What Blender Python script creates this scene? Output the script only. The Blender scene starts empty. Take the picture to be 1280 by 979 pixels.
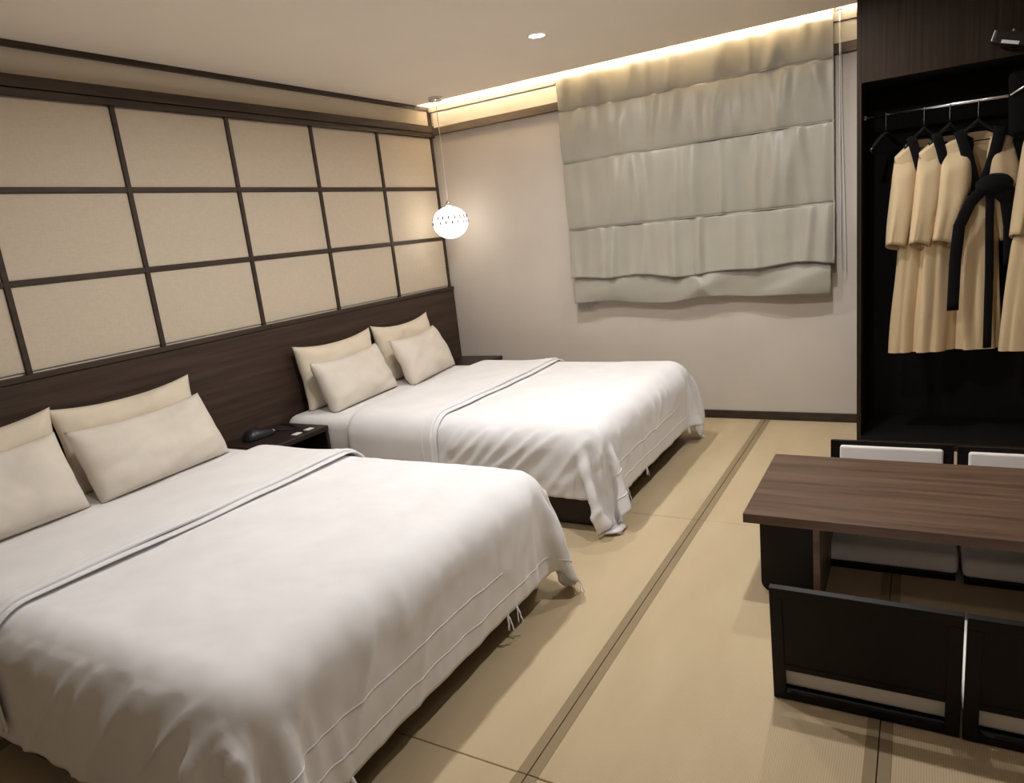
import bpy, bmesh, math, random
import numpy as np
from mathutils import Vector, Matrix, noise

random.seed(7)
rng = np.random.default_rng(7)
SC = bpy.context.scene
COL = SC.collection
PI = math.pi

# ---------------------------------------------------------------- camera
CAM_C = (3.33489, -4.79805, 1.41217)
CAM_R = [[0.865749, 0.488891, -0.107069], [-0.017436, 0.243267, 0.969803], [-0.500174, 0.837739, -0.219132]]
cam = bpy.data.cameras.new('camera')
cam.sensor_fit = 'HORIZONTAL'
cam.sensor_width = 36.0
cam.lens = 24.672
cam.clip_start = 0.02
camo = bpy.data.objects.new('camera', cam)
COL.objects.link(camo)
r_, u_, f_ = [Vector(a) for a in CAM_R]
camo.matrix_world = Matrix(((r_.x, u_.x, -f_.x, CAM_C[0]), (r_.y, u_.y, -f_.y, CAM_C[1]), (r_.z, u_.z, -f_.z, CAM_C[2]), (0, 0, 0, 1)))
SC.camera = camo

# ---------------------------------------------------------------- world, exposure
wd = bpy.data.worlds.new('world')
SC.world = wd
wd.use_nodes = True
wd.node_tree.nodes['Background'].inputs[0].default_value = (0.02, 0.018, 0.015, 1)
wd.node_tree.nodes['Background'].inputs[1].default_value = 0.2
SC.view_settings.view_transform = 'Standard'
SC.view_settings.look = 'None'
SC.view_settings.gamma = 1.0
SC.view_settings.use_curve_mapping = False
SC.view_settings.exposure = 0.0
SC.cycles.use_denoising = True
SC.cycles.max_bounces = 10
SC.cycles.diffuse_bounces = 8

# lamp strengths, read by the lamp builders further down
DOWNLIGHTS = [  # x, y, watts
    (1.532, -1.112, 13), (2.85, -1.10, 14), (1.532, -2.45, 18.5), (2.90, -2.45, 16),
    (1.532, -3.80, 6), (3.40, -5.70, 4)]  # last entry: unseen fill lamp added behind the camera for ambient light
DOWN_SPREAD = math.radians(172)
DOWN_COL = (1.0, 0.985, 0.975)
COVE_STRENGTH = 190.0
COVE_COL = (1.0, 0.92, 0.75)
PENDANT_STRENGTH = 4.2
PENDANT_COL = (1.0, 0.93, 0.85)

# ================================================================= helpers
WL = {}


def link(o):
    COL.objects.link(o)
    return o


def props(o, label=None, cat=None, group=None, kind=None):
    if label: o['label'] = label
    if cat: o['category'] = cat
    if group: o['group'] = group
    if kind: o['kind'] = kind
    return o


def empty(name, loc, label=None, cat=None, group=None):
    o = bpy.data.objects.new(name, None)
    o.empty_display_size = 0.05
    o.location = loc
    link(o)
    WL[o] = Vector(loc)
    return props(o, label, cat, group)


def mk(name, vf, mat, parent=None, smooth=False, origin=None, kind=None):
    """link one mesh object; vf = (verts, faces) in world coordinates, or a bmesh"""
    if isinstance(vf, bmesh.types.BMesh):
        me = bpy.data.meshes.new(name)
        vf.to_mesh(me)
        vf.free()
    else:
        me = bpy.data.meshes.new(name)
        v, f = vf
        me.from_pydata([tuple(p) for p in v], [], [tuple(int(i) for i in q) for q in f])
    n = len(me.vertices)
    co = np.empty(n * 3)
    me.vertices.foreach_get('co', co)
    co = co.reshape(-1, 3)
    if parent is not None:
        og = WL[parent]
    elif origin is not None:
        og = Vector(origin)
    else:
        og = Vector(((co[:, 0].min() + co[:, 0].max()) / 2, (co[:, 1].min() + co[:, 1].max()) / 2, co[:, 2].min()))
    co = co - np.array(og)
    me.vertices.foreach_set('co', co.ravel())
    if smooth:
        me.polygons.foreach_set('use_smooth', [True] * len(me.polygons))
    me.update()
    o = bpy.data.objects.new(name, me)
    if mat: me.materials.append(mat)
    link(o)
    if parent is not None:
        o.parent = parent
    else:
        o.location = og
    WL[o] = og
    if kind: o['kind'] = kind
    return o


def bx(x0, x1, y0, y1, z0, z1, bev=0.0, seg=2, bm=None):
    own = bm is None
    b = bmesh.new()
    bmesh.ops.create_cube(b, size=1.0)
    for v in b.verts:
        v.co = Vector(((x0 + x1) / 2 + v.co.x * (x1 - x0), (y0 + y1) / 2 + v.co.y * (y1 - y0), (z0 + z1) / 2 + v.co.z * (z1 - z0)))
    if bev > 0:
        bmesh.ops.bevel(b, geom=b.edges[:], offset=bev, segments=seg, affect='EDGES', profile=0.5)
    if own:
        return b
    me = bpy.data.meshes.new('tmp')
    b.to_mesh(me)
    b.free()
    bm.from_mesh(me)
    bpy.data.meshes.remove(me)
    return bm


def xform(bm, M):
    bmesh.ops.transform(bm, matrix=M, verts=bm.verts[:])
    return bm


def lathe(prof, cx, cy, n=32, cap=True):
    """prof: list of (radius, z)"""
    v, f = [], []
    for r, z in prof:
        for k in range(n):
            a = 2 * PI * k / n
            v.append((cx + r * math.cos(a), cy + r * math.sin(a), z))
    m = len(prof)
    for i in range(m - 1):
        for k in range(n):
            k2 = (k + 1) % n
            f.append((i * n + k, i * n + k2, (i + 1) * n + k2, (i + 1) * n + k))
    if cap:
        f.append(tuple(range(n))[::-1])
        f.append(tuple((m - 1) * n + k for k in range(n)))
    return v, f


def tube(pts, r, n=8, flat=1.0, up=None):
    """tube along a polyline; r may be a list"""
    pts = [Vector(p) for p in pts]
    m = len(pts)
    rr = r if isinstance(r, (list, tuple)) else [r] * m
    v, f = [], []
    prev = None
    for i, p in enumerate(pts):
        t = (pts[min(i + 1, m - 1)] - pts[max(i - 1, 0)]).normalized()
        if prev is None:
            ref = Vector(up) if up else (Vector((0, 0, 1)) if abs(t.z) < 0.9 else Vector((1, 0, 0)))
            a = t.cross(ref).normalized()
        else:
            a = (prev - t * prev.dot(t)).normalized()
        prev = a
        b = t.cross(a).normalized()
        for k in range(n):
            an = 2 * PI * k / n
            v.append(p + a * (rr[i] * math.cos(an)) + b * (rr[i] * flat * math.sin(an)))
    for i in range(m - 1):
        for k in range(n):
            k2 = (k + 1) % n
            f.append((i * n + k, i * n + k2, (i + 1) * n + k2, (i + 1) * n + k))
    f.append(tuple(range(n))[::-1])
    f.append(tuple((m - 1) * n + k for k in range(n)))
    return v, f


def merge(*vfs):
    V, F = [], []
    for v, f in vfs:
        o = len(V)
        V += list(v)
        F += [tuple(i + o for i in q) for q in f]
    return V, F


def gridmesh(P, thick=0.0):
    """P: (n, m, 3) array; with thick > 0 a closed sheet, thickened along -normal"""
    n, m, _ = P.shape
    idx = np.arange(n * m).reshape(n, m)
    q = np.stack([idx[:-1, :-1], idx[1:, :-1], idx[1:, 1:], idx[:-1, 1:]], -1).reshape(-1, 4)
    if thick <= 0:
        return P.reshape(-1, 3), q
    N = gridnormals(P)
    B = P - N * thick
    V = np.concatenate([P.reshape(-1, 3), B.reshape(-1, 3)])
    o = n * m
    F = [tuple(a) for a in q] + [tuple(a[::-1] + o) for a in q]
    rim = list(idx[:, 0]) + list(idx[-1, 1:]) + list(idx[::-1, -1][1:]) + list(idx[0, ::-1][1:-1])
    for i in range(len(rim)):
        a, b = rim[i], rim[(i + 1) % len(rim)]
        F.append((b, a, a + o, b + o))
    return V, F


def gridnormals(P):
    du = np.gradient(P, axis=0)
    dv = np.gradient(P, axis=1)
    N = np.cross(du, dv)
    L = np.linalg.norm(N, axis=-1, keepdims=True)
    return N / np.maximum(L, 1e-9)


# ================================================================= materials
def nodes_of(name, rough=0.6, spec=0.3, col=(0.8, 0.8, 0.8), metal=0.0):
    m = bpy.data.materials.new(name)
    m.use_nodes = True
    nt = m.node_tree
    b = nt.nodes['Principled BSDF']
    b.inputs['Base Color'].default_value = (*col, 1)
    b.inputs['Roughness'].default_value = rough
    b.inputs['Specular IOR Level'].default_value = spec
    b.inputs['Metallic'].default_value = metal
    return m, nt, b


def tex_noise(nt, scale, detail=3, vec=None, stretch=None, coord='Object'):
    tc = nt.nodes.new('ShaderNodeTexCoord')
    mp = nt.nodes.new('ShaderNodeMapping')
    nt.links.new(tc.outputs[coord], mp.inputs[0])
    if stretch: mp.inputs['Scale'].default_value = stretch
    n = nt.nodes.new('ShaderNodeTexNoise')
    n.inputs['Scale'].default_value = scale
    n.inputs['Detail'].default_value = detail
    nt.links.new(mp.outputs[0], n.inputs['Vector'])
    return n


def ramp(nt, src, c0, c1, p0=0.3, p1=0.7):
    r = nt.nodes.new('ShaderNodeValToRGB')
    r.color_ramp.elements[0].position = p0
    r.color_ramp.elements[1].position = p1
    r.color_ramp.elements[0].color = (*c0, 1)
    r.color_ramp.elements[1].color = (*c1, 1)
    nt.links.new(src, r.inputs[0])
    return r


def bump(nt, b, src, strength=0.2, dist=0.002):
    bp = nt.nodes.new('ShaderNodeBump')
    bp.inputs['Strength'].default_value = strength
    bp.inputs['Distance'].default_value = dist
    nt.links.new(src, bp.inputs['Height'])
    nt.links.new(bp.outputs[0], b.inputs['Normal'])
    return bp


def wood(name, c0, c1, stretch, rough=0.45, spec=0.3):
    m, nt, b = nodes_of(name, rough, spec)
    n = tex_noise(nt, 3.0, 6, stretch=stretch)
    r = ramp(nt, n.outputs['Fac'], c0, c1, 0.32, 0.68)
    nt.links.new(r.outputs[0], b.inputs['Base Color'])
    bump(nt, b, n.outputs['Fac'], 0.12, 0.001)
    return m


def paint(name, c, rough=0.85, amp=0.04):
    m, nt, b = nodes_of(name, rough, 0.15)
    n = tex_noise(nt, 2.5, 4)
    lo = tuple(x * (1 - amp) for x in c)
    hi = tuple(min(1, x * (1 + amp)) for x in c)
    r = ramp(nt, n.outputs['Fac'], lo, hi)
    nt.links.new(r.outputs[0], b.inputs['Base Color'])
    n2 = tex_noise(nt, 180, 2)
    bump(nt, b, n2.outputs['Fac'], 0.06, 0.001)
    return m


def cloth_mat(name, c, rough=0.9, amp=0.04, weave=900, bumpd=0.0006, sheen=0.15, wr=None, spec=0.1):
    m, nt, b = nodes_of(name, rough, spec)
    n = tex_noise(nt, 6, 4)
    lo = tuple(x * (1 - amp) for x in c)
    hi = tuple(min(1, x * (1 + amp)) for x in c)
    r = ramp(nt, n.outputs['Fac'], lo, hi)
    nt.links.new(r.outputs[0], b.inputs['Base Color'])
    b.inputs['Sheen Weight'].default_value = sheen
    n2 = tex_noise(nt, weave, 2)
    src = n2.outputs['Fac']
    bp = bump(nt, b, src, 0.25, bumpd)
    if wr:
        n3 = tex_noise(nt, wr[0], 3, stretch=wr[2] if len(wr) > 2 else None)
        b2 = nt.nodes.new('ShaderNodeBump')
        b2.inputs['Strength'].default_value = wr[1]
        b2.inputs['Distance'].default_value = 0.01
        nt.links.new(n3.outputs['Fac'], b2.inputs['Height'])
        nt.links.new(b2.outputs[0], bp.inputs['Normal'])
    return m


def emit(name, col, strength):
    m = bpy.data.materials.new(name)
    m.use_nodes = True
    nt = m.node_tree
    b = nt.nodes['Principled BSDF']
    b.inputs['Base Color'].default_value = (*col, 1)
    b.inputs['Emission Color'].default_value = (*col, 1)
    b.inputs['Emission Strength'].default_value = strength
    return m


M_wall = paint('wall_paint', (0.59, 0.53, 0.465))
M_wall2 = paint('wall_paint_brown', (0.30, 0.25, 0.20))
M_ceil = paint('ceiling_paint', (0.90, 0.82, 0.715), amp=0.012)
M_cove = paint('cove_paint', (0.88, 0.84, 0.76))
M_headboard = wood('headboard_veneer', (0.036, 0.0215, 0.015), (0.064, 0.040, 0.0285), (8, 0.6, 14), 0.5, 0.25)
M_trim = wood('trim_wood', (0.035, 0.022, 0.014), (0.06, 0.040, 0.026), (4, 1, 8), 0.5, 0.3)
M_table = wood('table_veneer', (0.072, 0.041, 0.026), (0.135, 0.081, 0.053), (0.7, 12, 8), 0.42, 0.3)
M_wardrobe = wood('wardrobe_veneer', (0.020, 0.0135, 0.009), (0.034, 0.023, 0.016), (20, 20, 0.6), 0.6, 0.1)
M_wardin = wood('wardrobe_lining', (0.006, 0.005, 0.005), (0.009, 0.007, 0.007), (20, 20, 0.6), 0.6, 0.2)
M_black, _, _ = nodes_of('black_lacquer', 0.45, 0.22, (0.006, 0.0045, 0.004))
M_blackpl, _, _ = nodes_of('black_plastic', 0.35, 0.4, (0.012, 0.012, 0.013))
M_nswood = wood('nightstand_wood', (0.016, 0.009, 0.008), (0.028, 0.017, 0.014), (2, 8, 8), 0.4, 0.35)
M_chrome, _, _ = nodes_of('chrome', 0.18, 0.5, (0.75, 0.75, 0.76), 1.0)
M_white, _, _ = nodes_of('white_plastic', 0.4, 0.4, (0.75, 0.74, 0.72))
M_label, _, _ = nodes_of('label_paper', 0.7, 0.2, (0.7, 0.68, 0.66))
M_linen = cloth_mat('white_linen', (0.785, 0.775, 0.78), wr=(9, 0.05))
M_sheet = cloth_mat('sheet_linen', (0.77, 0.76, 0.76), wr=(7, 0.25, (1, 0.4, 2.5)))
M_pillow = cloth_mat('pillow_cotton', (0.67, 0.61, 0.53), wr=(7, 0.22))
M_pillow2 = cloth_mat('pillow_cotton_cream', (0.70, 0.62, 0.49), wr=(7, 0.22))
M_cushion = cloth_mat('seat_cushion_fabric', (0.76, 0.73, 0.70), weave=500)
M_robe = cloth_mat('tan_robe_cotton', (0.62, 0.475, 0.29), wr=(14, 0.2, (1, 1, 0.3)))
M_sash = cloth_mat('black_sash_cotton', (0.008, 0.0075, 0.008), sheen=0.02)
M_blackcloth = cloth_mat('black_bag_cloth', (0.004, 0.004, 0.004), sheen=0.0)
M_blind = cloth_mat('blind_satin', (0.35, 0.325, 0.265), rough=0.38, sheen=0.3, weave=700, spec=0.5)


def tatami_mat():
    m, nt, b = nodes_of('tatami_rush', 0.72, 0.22)
    tc = nt.nodes.new('ShaderNodeTexCoord')
    w = nt.nodes.new('ShaderNodeTexWave')
    w.wave_type = 'BANDS'
    w.bands_direction = 'X'
    w.inputs['Scale'].default_value = 52.0
    w.inputs['Distortion'].default_value = 0.3
    w.inputs['Detail'].default_value = 1
    w2 = nt.nodes.new('ShaderNodeTexWave')
    w2.wave_type = 'BANDS'
    w2.bands_direction = 'Y'
    w2.inputs['Scale'].default_value = 140.0
    w2.inputs['Distortion'].default_value = 1.0
    for q in (w, w2): nt.links.new(tc.outputs['Object'], q.inputs['Vector'])
    n = tex_noise(nt, 5.0, 6, stretch=(1, 0.3, 1))
    r = ramp(nt, n.outputs['Fac'], (0.50, 0.39, 0.24), (0.57, 0.455, 0.29))
    mx = nt.nodes.new('ShaderNodeMix')
    mx.data_type = 'RGBA'
    mx.blend_type = 'MULTIPLY'
    mx.inputs[0].default_value = 0.16
    nt.links.new(r.outputs[0], mx.inputs[6])
    nt.links.new(w.outputs['Color'], mx.inputs[7])
    nt.links.new(mx.outputs[2], b.inputs['Base Color'])
    ad = nt.nodes.new('ShaderNodeMath')
    ad.operation = 'MULTIPLY_ADD'
    ad.inputs[1].default_value = 0.3
    nt.links.new(w2.outputs['Fac'], ad.inputs[0])
    nt.links.new(w.outputs['Fac'], ad.inputs[2])
    bump(nt, b, ad.outputs[0], 0.2, 0.0010)
    return m


M_tatami = tatami_mat()
M_border = cloth_mat('tatami_border_cloth', (0.28, 0.215, 0.13), weave=600, sheen=0.0)


def panel_mat():
    m, nt, b = nodes_of('panel_woven_fabric', 0.8, 0.15)
    n = tex_noise(nt, 60, 3, stretch=(1, 0.5, 6))
    n2 = tex_noise(nt, 60, 3, stretch=(1, 6, 0.5))
    ad = nt.nodes.new('ShaderNodeMath')
    nt.links.new(n.outputs['Fac'], ad.inputs[0])
    nt.links.new(n2.outputs['Fac'], ad.inputs[1])
    hf = nt.nodes.new('ShaderNodeMath')
    hf.operation = 'MULTIPLY'
    hf.inputs[1].default_value = 0.5
    nt.links.new(ad.outputs[0], hf.inputs[0])
    r = ramp(nt, hf.outputs[0], (0.535, 0.455, 0.35), (0.615, 0.53, 0.415), 0.35, 0.65)
    nt.links.new(r.outputs[0], b.inputs['Base Color'])
    bump(nt, b, hf.outputs[0], 0.3, 0.001)
    return m


M_panel = panel_mat()
M_strip = paint('wall_strip_paint', (0.66, 0.60, 0.50))
M_cove_led = emit('cove_led', COVE_COL, COVE_STRENGTH)
M_lens = emit('downlight_lens', (1.0, 0.95, 0.88), 14.0)

# ================================================================= the room shell
RX, FY, CH = 4.45, -6.6, 2.425           # right wall, wall behind the camera, ceiling height
COVE_Y = -0.17
fl = mk('floor', bx(-0.1, RX + 0.1, FY - 0.1, 0.1, -0.12, -0.03), M_border, kind='structure', origin=(0, 0, 0))
MATW, MATL = 0.815, 1.722
mat_y = [-0.012, -1.731, -3.453, -5.175, FY + 0.01]
mat_x = [2.448 - 3 * MATW, 2.448 - 2 * MATW, 2.448 - MATW, 2.448, 3.263, 4.078, RX]
BW = 0.030
for i in range(len(mat_x) - 1):
    for j in range(len(mat_y) - 1):
        x0, x1 = mat_x[i] + 0.0015, mat_x[i + 1] - 0.0015
        y1, y0 = mat_y[j] - 0.0015, mat_y[j + 1] + 0.0015
        c = ((x0 + x1) / 2, (y0 + y1) / 2, 0)
        t = mk('tatami_mat', bx(x0, x1, y0, y1, -0.03, 0.0 - 0.0005 * ((i + j) % 2), 0.002, 1), M_tatami, fl)
        mk('cloth_border', bx(x0, x0 + BW, y0, y1, -0.004, 0.0012, 0.0008, 1), M_border, t)
        mk('cloth_border', bx(x1 - BW, x1, y0, y1, -0.004, 0.0012, 0.0008, 1), M_border, t)

wl = mk('wall_left', bx(-0.15, -0.004, FY, 0.0, -0.03, 2.62), M_strip, kind='structure', origin=(0, 0, 0))
wb = mk('wall_back', bx(-0.15, RX + 0.15, 0.0, 0.15, -0.03, 2.62), M_wall, kind='structure', origin=(0, 0, 0))
mk('wall_right', bx(RX, RX + 0.15, FY, 0.0, -0.03, 2.62), M_wall2, kind='structure')
mk('wall_front', bx(-0.15, RX + 0.15, FY - 0.15, FY, -0.03, 2.62), M_wall2, kind='structure')
ce = mk('ceiling', bx(-0.004, RX, FY, COVE_Y, CH, CH + 0.012), M_ceil, kind='structure', origin=(0, 0, CH))
mk('cove_top', bx(-0.004, RX, FY, 0.0, 2.60, 2.62), M_cove, ce)
mk('light_strip', bx(0.02, 3.0, COVE_Y - 0.045, COVE_Y - 0.025, CH + 0.014, CH + 0.026, 0.003, 1), M_cove_led, ce)
mk('cove_rear', bx(-0.004, RX, COVE_Y - 0.22, COVE_Y - 0.20, CH + 0.012, 2.60), M_cove, ce)

# fabric panels and battens of the wall behind the beds
cols = [-0.03, -0.686, -1.328, -1.964, -2.616, -3.256, -3.90, -4.545, -5.19, -5.835, -6.48]
rows = [1.040, 1.428, 1.813, 2.205]
HB = 0.0125
for i in range(len(cols) - 1):
    for j in range(3):
        mk('fabric_panel', bx(-0.004, 0.004, cols[i + 1] + HB, cols[i] - HB, rows[j] + HB, rows[j + 1] - HB, 0.002, 1), M_panel, wl)
for y in cols:
    mk('upright_batten', bx(-0.004, 0.014, y - HB, y + HB, rows[0], 2.21, 0.0015, 1), M_trim, wl)
for j in (1, 2):
    for i in range(len(cols) - 1):
        mk('cross_batten', bx(-0.004, 0.013, cols[i + 1] + HB, cols[i] - HB, rows[j] - HB, rows[j] + HB, 0.0015, 1), M_trim, wl)
mk('corner_batten', bx(-0.004, 0.014, -0.03, -0.008, 2.28, CH, 0.001, 1), M_trim, wl)
mk('trim_1', bx(-0.003, 0.014, FY, -0.001, 2.397, CH - 0.001, 0.001, 1), M_trim, kind='structure')
mk('trim_2', bx(-0.003, 0.032, FY, -0.001, 2.233, 2.283, 0.002, 1), M_trim, kind='structure')
mk('trim_3', bx(-0.003, 0.026, FY, -0.001, 2.199, 2.229, 0.002, 1), M_trim, kind='structure')
M_trimb = wood('cove_trim_wood', (0.20, 0.155, 0.115), (0.27, 0.215, 0.165), (1, 4, 8), 0.6, 0.25)
M_trimd = wood('wall_trim_wood', (0.085, 0.062, 0.044), (0.12, 0.09, 0.065), (1, 4, 8), 0.6, 0.25)
mk('trim_4', bx(0.034, 3.03, -0.034, 0.0, 2.213, 2.268, 0.002, 1), M_trimd, kind='structure')
mk('trim_5', bx(0.016, 3.03, -0.030, 0.0, 2.383, 2.428, 0.002, 1), M_trimb, kind='structure')
mk('trim_6', bx(0.034, 3.03, -0.012, 0.0, 2.268, 2.383, 0.001, 1), M_cove, kind='structure')
mk('baseboard_back', bx(0.44, 3.03, -0.014, 0.0, 0.0, 0.056, 0.002, 1), M_trim, kind='structure')
mk('baseboard_right', bx(RX - 0.014, RX, FY, -0.65, 0.0, 0.056, 0.002, 1), M_trim, kind='structure')

# ================================================================= headboard
hb = empty('headboard', (0.02, -2.2, 0), 'long dark wood headboard panel running behind both beds under the fabric wall', 'headboard')
mk('board', bx(-0.003, 0.036, -4.75, -0.018, 0.0, 1.018, 0.003, 1), M_headboard, hb)
mk('top_rail', bx(-0.003, 0.042, -4.75, -0.016, 1.018, 1.042, 0.002, 1), M_trim, hb)

# ================================================================= beds
BX1 = 2.07


def rounded_box_sdf(P, lo, hi, r):
    c = (lo + hi) / 2
    h = (hi - lo) / 2 - r
    q = P - c
    d = np.abs(q) - h
    out = np.maximum(d, 0)
    L = np.linalg.norm(out, axis=-1)
    ins = np.minimum(d.max(-1), 0)
    sd = L + ins - r
    n = np.where(L[..., None] > 1e-7, out / np.maximum(L, 1e-7)[..., None] * np.sign(q), 0)
    k = d.argmax(-1)
    ax = np.zeros_like(P)
    np.put_along_axis(ax, k[..., None], 1.0, -1)
    ax = ax * np.where(q >= 0, 1.0, -1.0)
    n = np.where(L[..., None] > 1e-7, n, ax)
    return sd, n


def drape(x0, x1, y0, y1, lo, hi, r, zs, h=0.024, steps=170, its=10, seed=1, bend=0.45, yaw=0.0, floorz=0.012, shear=0.16):
    """settle a cloth grid (x0..x1, y0..y1 flat size) over a rounded box; returns (n, m, 3)"""
    g = np.random.default_rng(seed)
    n = int(round((x1 - x0) / h)) + 1
    m = int(round((y1 - y0) / h)) + 1
    xs = np.linspace(x0, x1, n)
    ys = np.linspace(y0, y1, m)
    hx, hy = xs[1] - xs[0], ys[1] - ys[0]
    X, Y = np.meshgrid(xs, ys, indexing='ij')
    P = np.stack([X, Y, np.full_like(X, zs)], -1)
    lump = np.zeros_like(X)
    for k in range(16):
        a, b_, ph = g.uniform(-9, 9), g.uniform(-9, 9), g.uniform(0, 6.28)
        lump += np.sin(a * X + b_ * Y + ph)
    P[..., 2] += 0.0015 * lump
    V = np.zeros_like(P)
    diag = math.hypot(hx, hy)

    def con(A, B, L, k):
        d = A - B
        l = np.linalg.norm(d, axis=-1, keepdims=True)
        c = d * (0.5 * k * (l - L) / np.maximum(l, 1e-9))
        A -= c
        B += c
    def clip(A, B, L):
        d = B - A
        l = np.linalg.norm(d, axis=-1, keepdims=True)
        B[:] = np.where(l > L * 1.01, A + d * (L * 1.01 / np.maximum(l, 1e-9)), B)
    ic = max(1, int(np.searchsorted(xs, hi[0] - 0.15)))
    jc0 = int(np.searchsorted(ys, lo[1] + 0.15))
    jc1 = int(np.searchsorted(ys, hi[1] - 0.15))
    dt = 1 / 60
    for s in range(steps):
        V[..., 2] -= 9.8 * dt
        V *= 0.955
        Q = P + V * dt
        for it in range(its):
            for st in (0, 1):
                con(Q[st:-1:2], Q[st + 1::2], hx, 1.0)
                con(Q[:, st:-1:2], Q[:, st + 1::2], hy, 1.0)
                con(Q[st:-1:2, :-1], Q[st + 1::2, 1:], diag, shear)
                con(Q[st:-1:2, 1:], Q[st + 1::2, :-1], diag, shear)
            if it % 2 == 0:
                for st in (0, 1, 2, 3):
                    a = Q[st:-2:4]
                    con(a, Q[st + 2::4][:len(a)], 2 * hx, bend)
                    a = Q[:, st:-2:4]
                    con(a, Q[:, st + 2::4][:, :a.shape[1]], 2 * hy, bend)
        # no stretching: sweep outwards from the flat top and clip every link to its length
        for i in range(ic, n):
            clip(Q[i - 1], Q[i], hx)
        for j in range(jc1, m):
            clip(Q[:, j - 1], Q[:, j], hy)
        for j in range(jc0, -1, -1):
            clip(Q[:, j + 1], Q[:, j], hy)
        sd, nn = rounded_box_sdf(Q, lo, hi, r)
        pen = sd < 0
        Q = np.where(pen[..., None], Q - nn * sd[..., None], Q)
        fr = (pen & (nn[..., 2] > 0.5))[..., None]
        Q[..., :2] = np.where(fr, P[..., :2] + 0.35 * (Q[..., :2] - P[..., :2]), Q[..., :2])
        fr = (pen & (nn[..., 2] <= 0.5))[..., None]
        Q = np.where(fr, P + 0.8 * (Q - P), Q)
        onf = Q[..., 2] < floorz
        Q[..., 2] = np.maximum(Q[..., 2], floorz)
        Q[..., :2] = np.where(onf[..., None], P[..., :2] + 0.3 * (Q[..., :2] - P[..., :2]), Q[..., :2])
        V = (Q - P) / dt
        P = Q
    return P


def upsample(P):
    """one Catmull-style refinement of a grid"""
    n, m, _ = P.shape

    def up(A):
        ext = np.concatenate([2 * A[:1] - A[1:2], A, 2 * A[-1:] - A[-2:-1]])
        mid = (-ext[:-3] + 9 * ext[1:-2] + 9 * ext[2:-1] - ext[3:]) / 16
        out = np.empty((2 * A.shape[0] - 1,) + A.shape[1:])
        out[0::2] = A
        out[1::2] = mid
        return out
    Q = up(P)
    return up(Q.transpose(1, 0, 2)).transpose(1, 0, 2)


def ribbon_tie(p, direction, length, w=0.0038, droop=1.0, seed=0):
    g = random.Random(seed)
    p = Vector(p)
    d = Vector(direction).normalized()
    pts = []
    for i in range(7):
        t = i / 6
        q = p + d * (length * 0.25 * t) + Vector((g.uniform(-1, 1) * 0.0015, g.uniform(-1, 1) * 0.0015, -length * droop * t * (0.6 + 0.4 * t)))
        q.z = max(q.z, 0.006)
        pts.append(q)
    return tube(pts, w, 6, flat=0.3)


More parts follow.
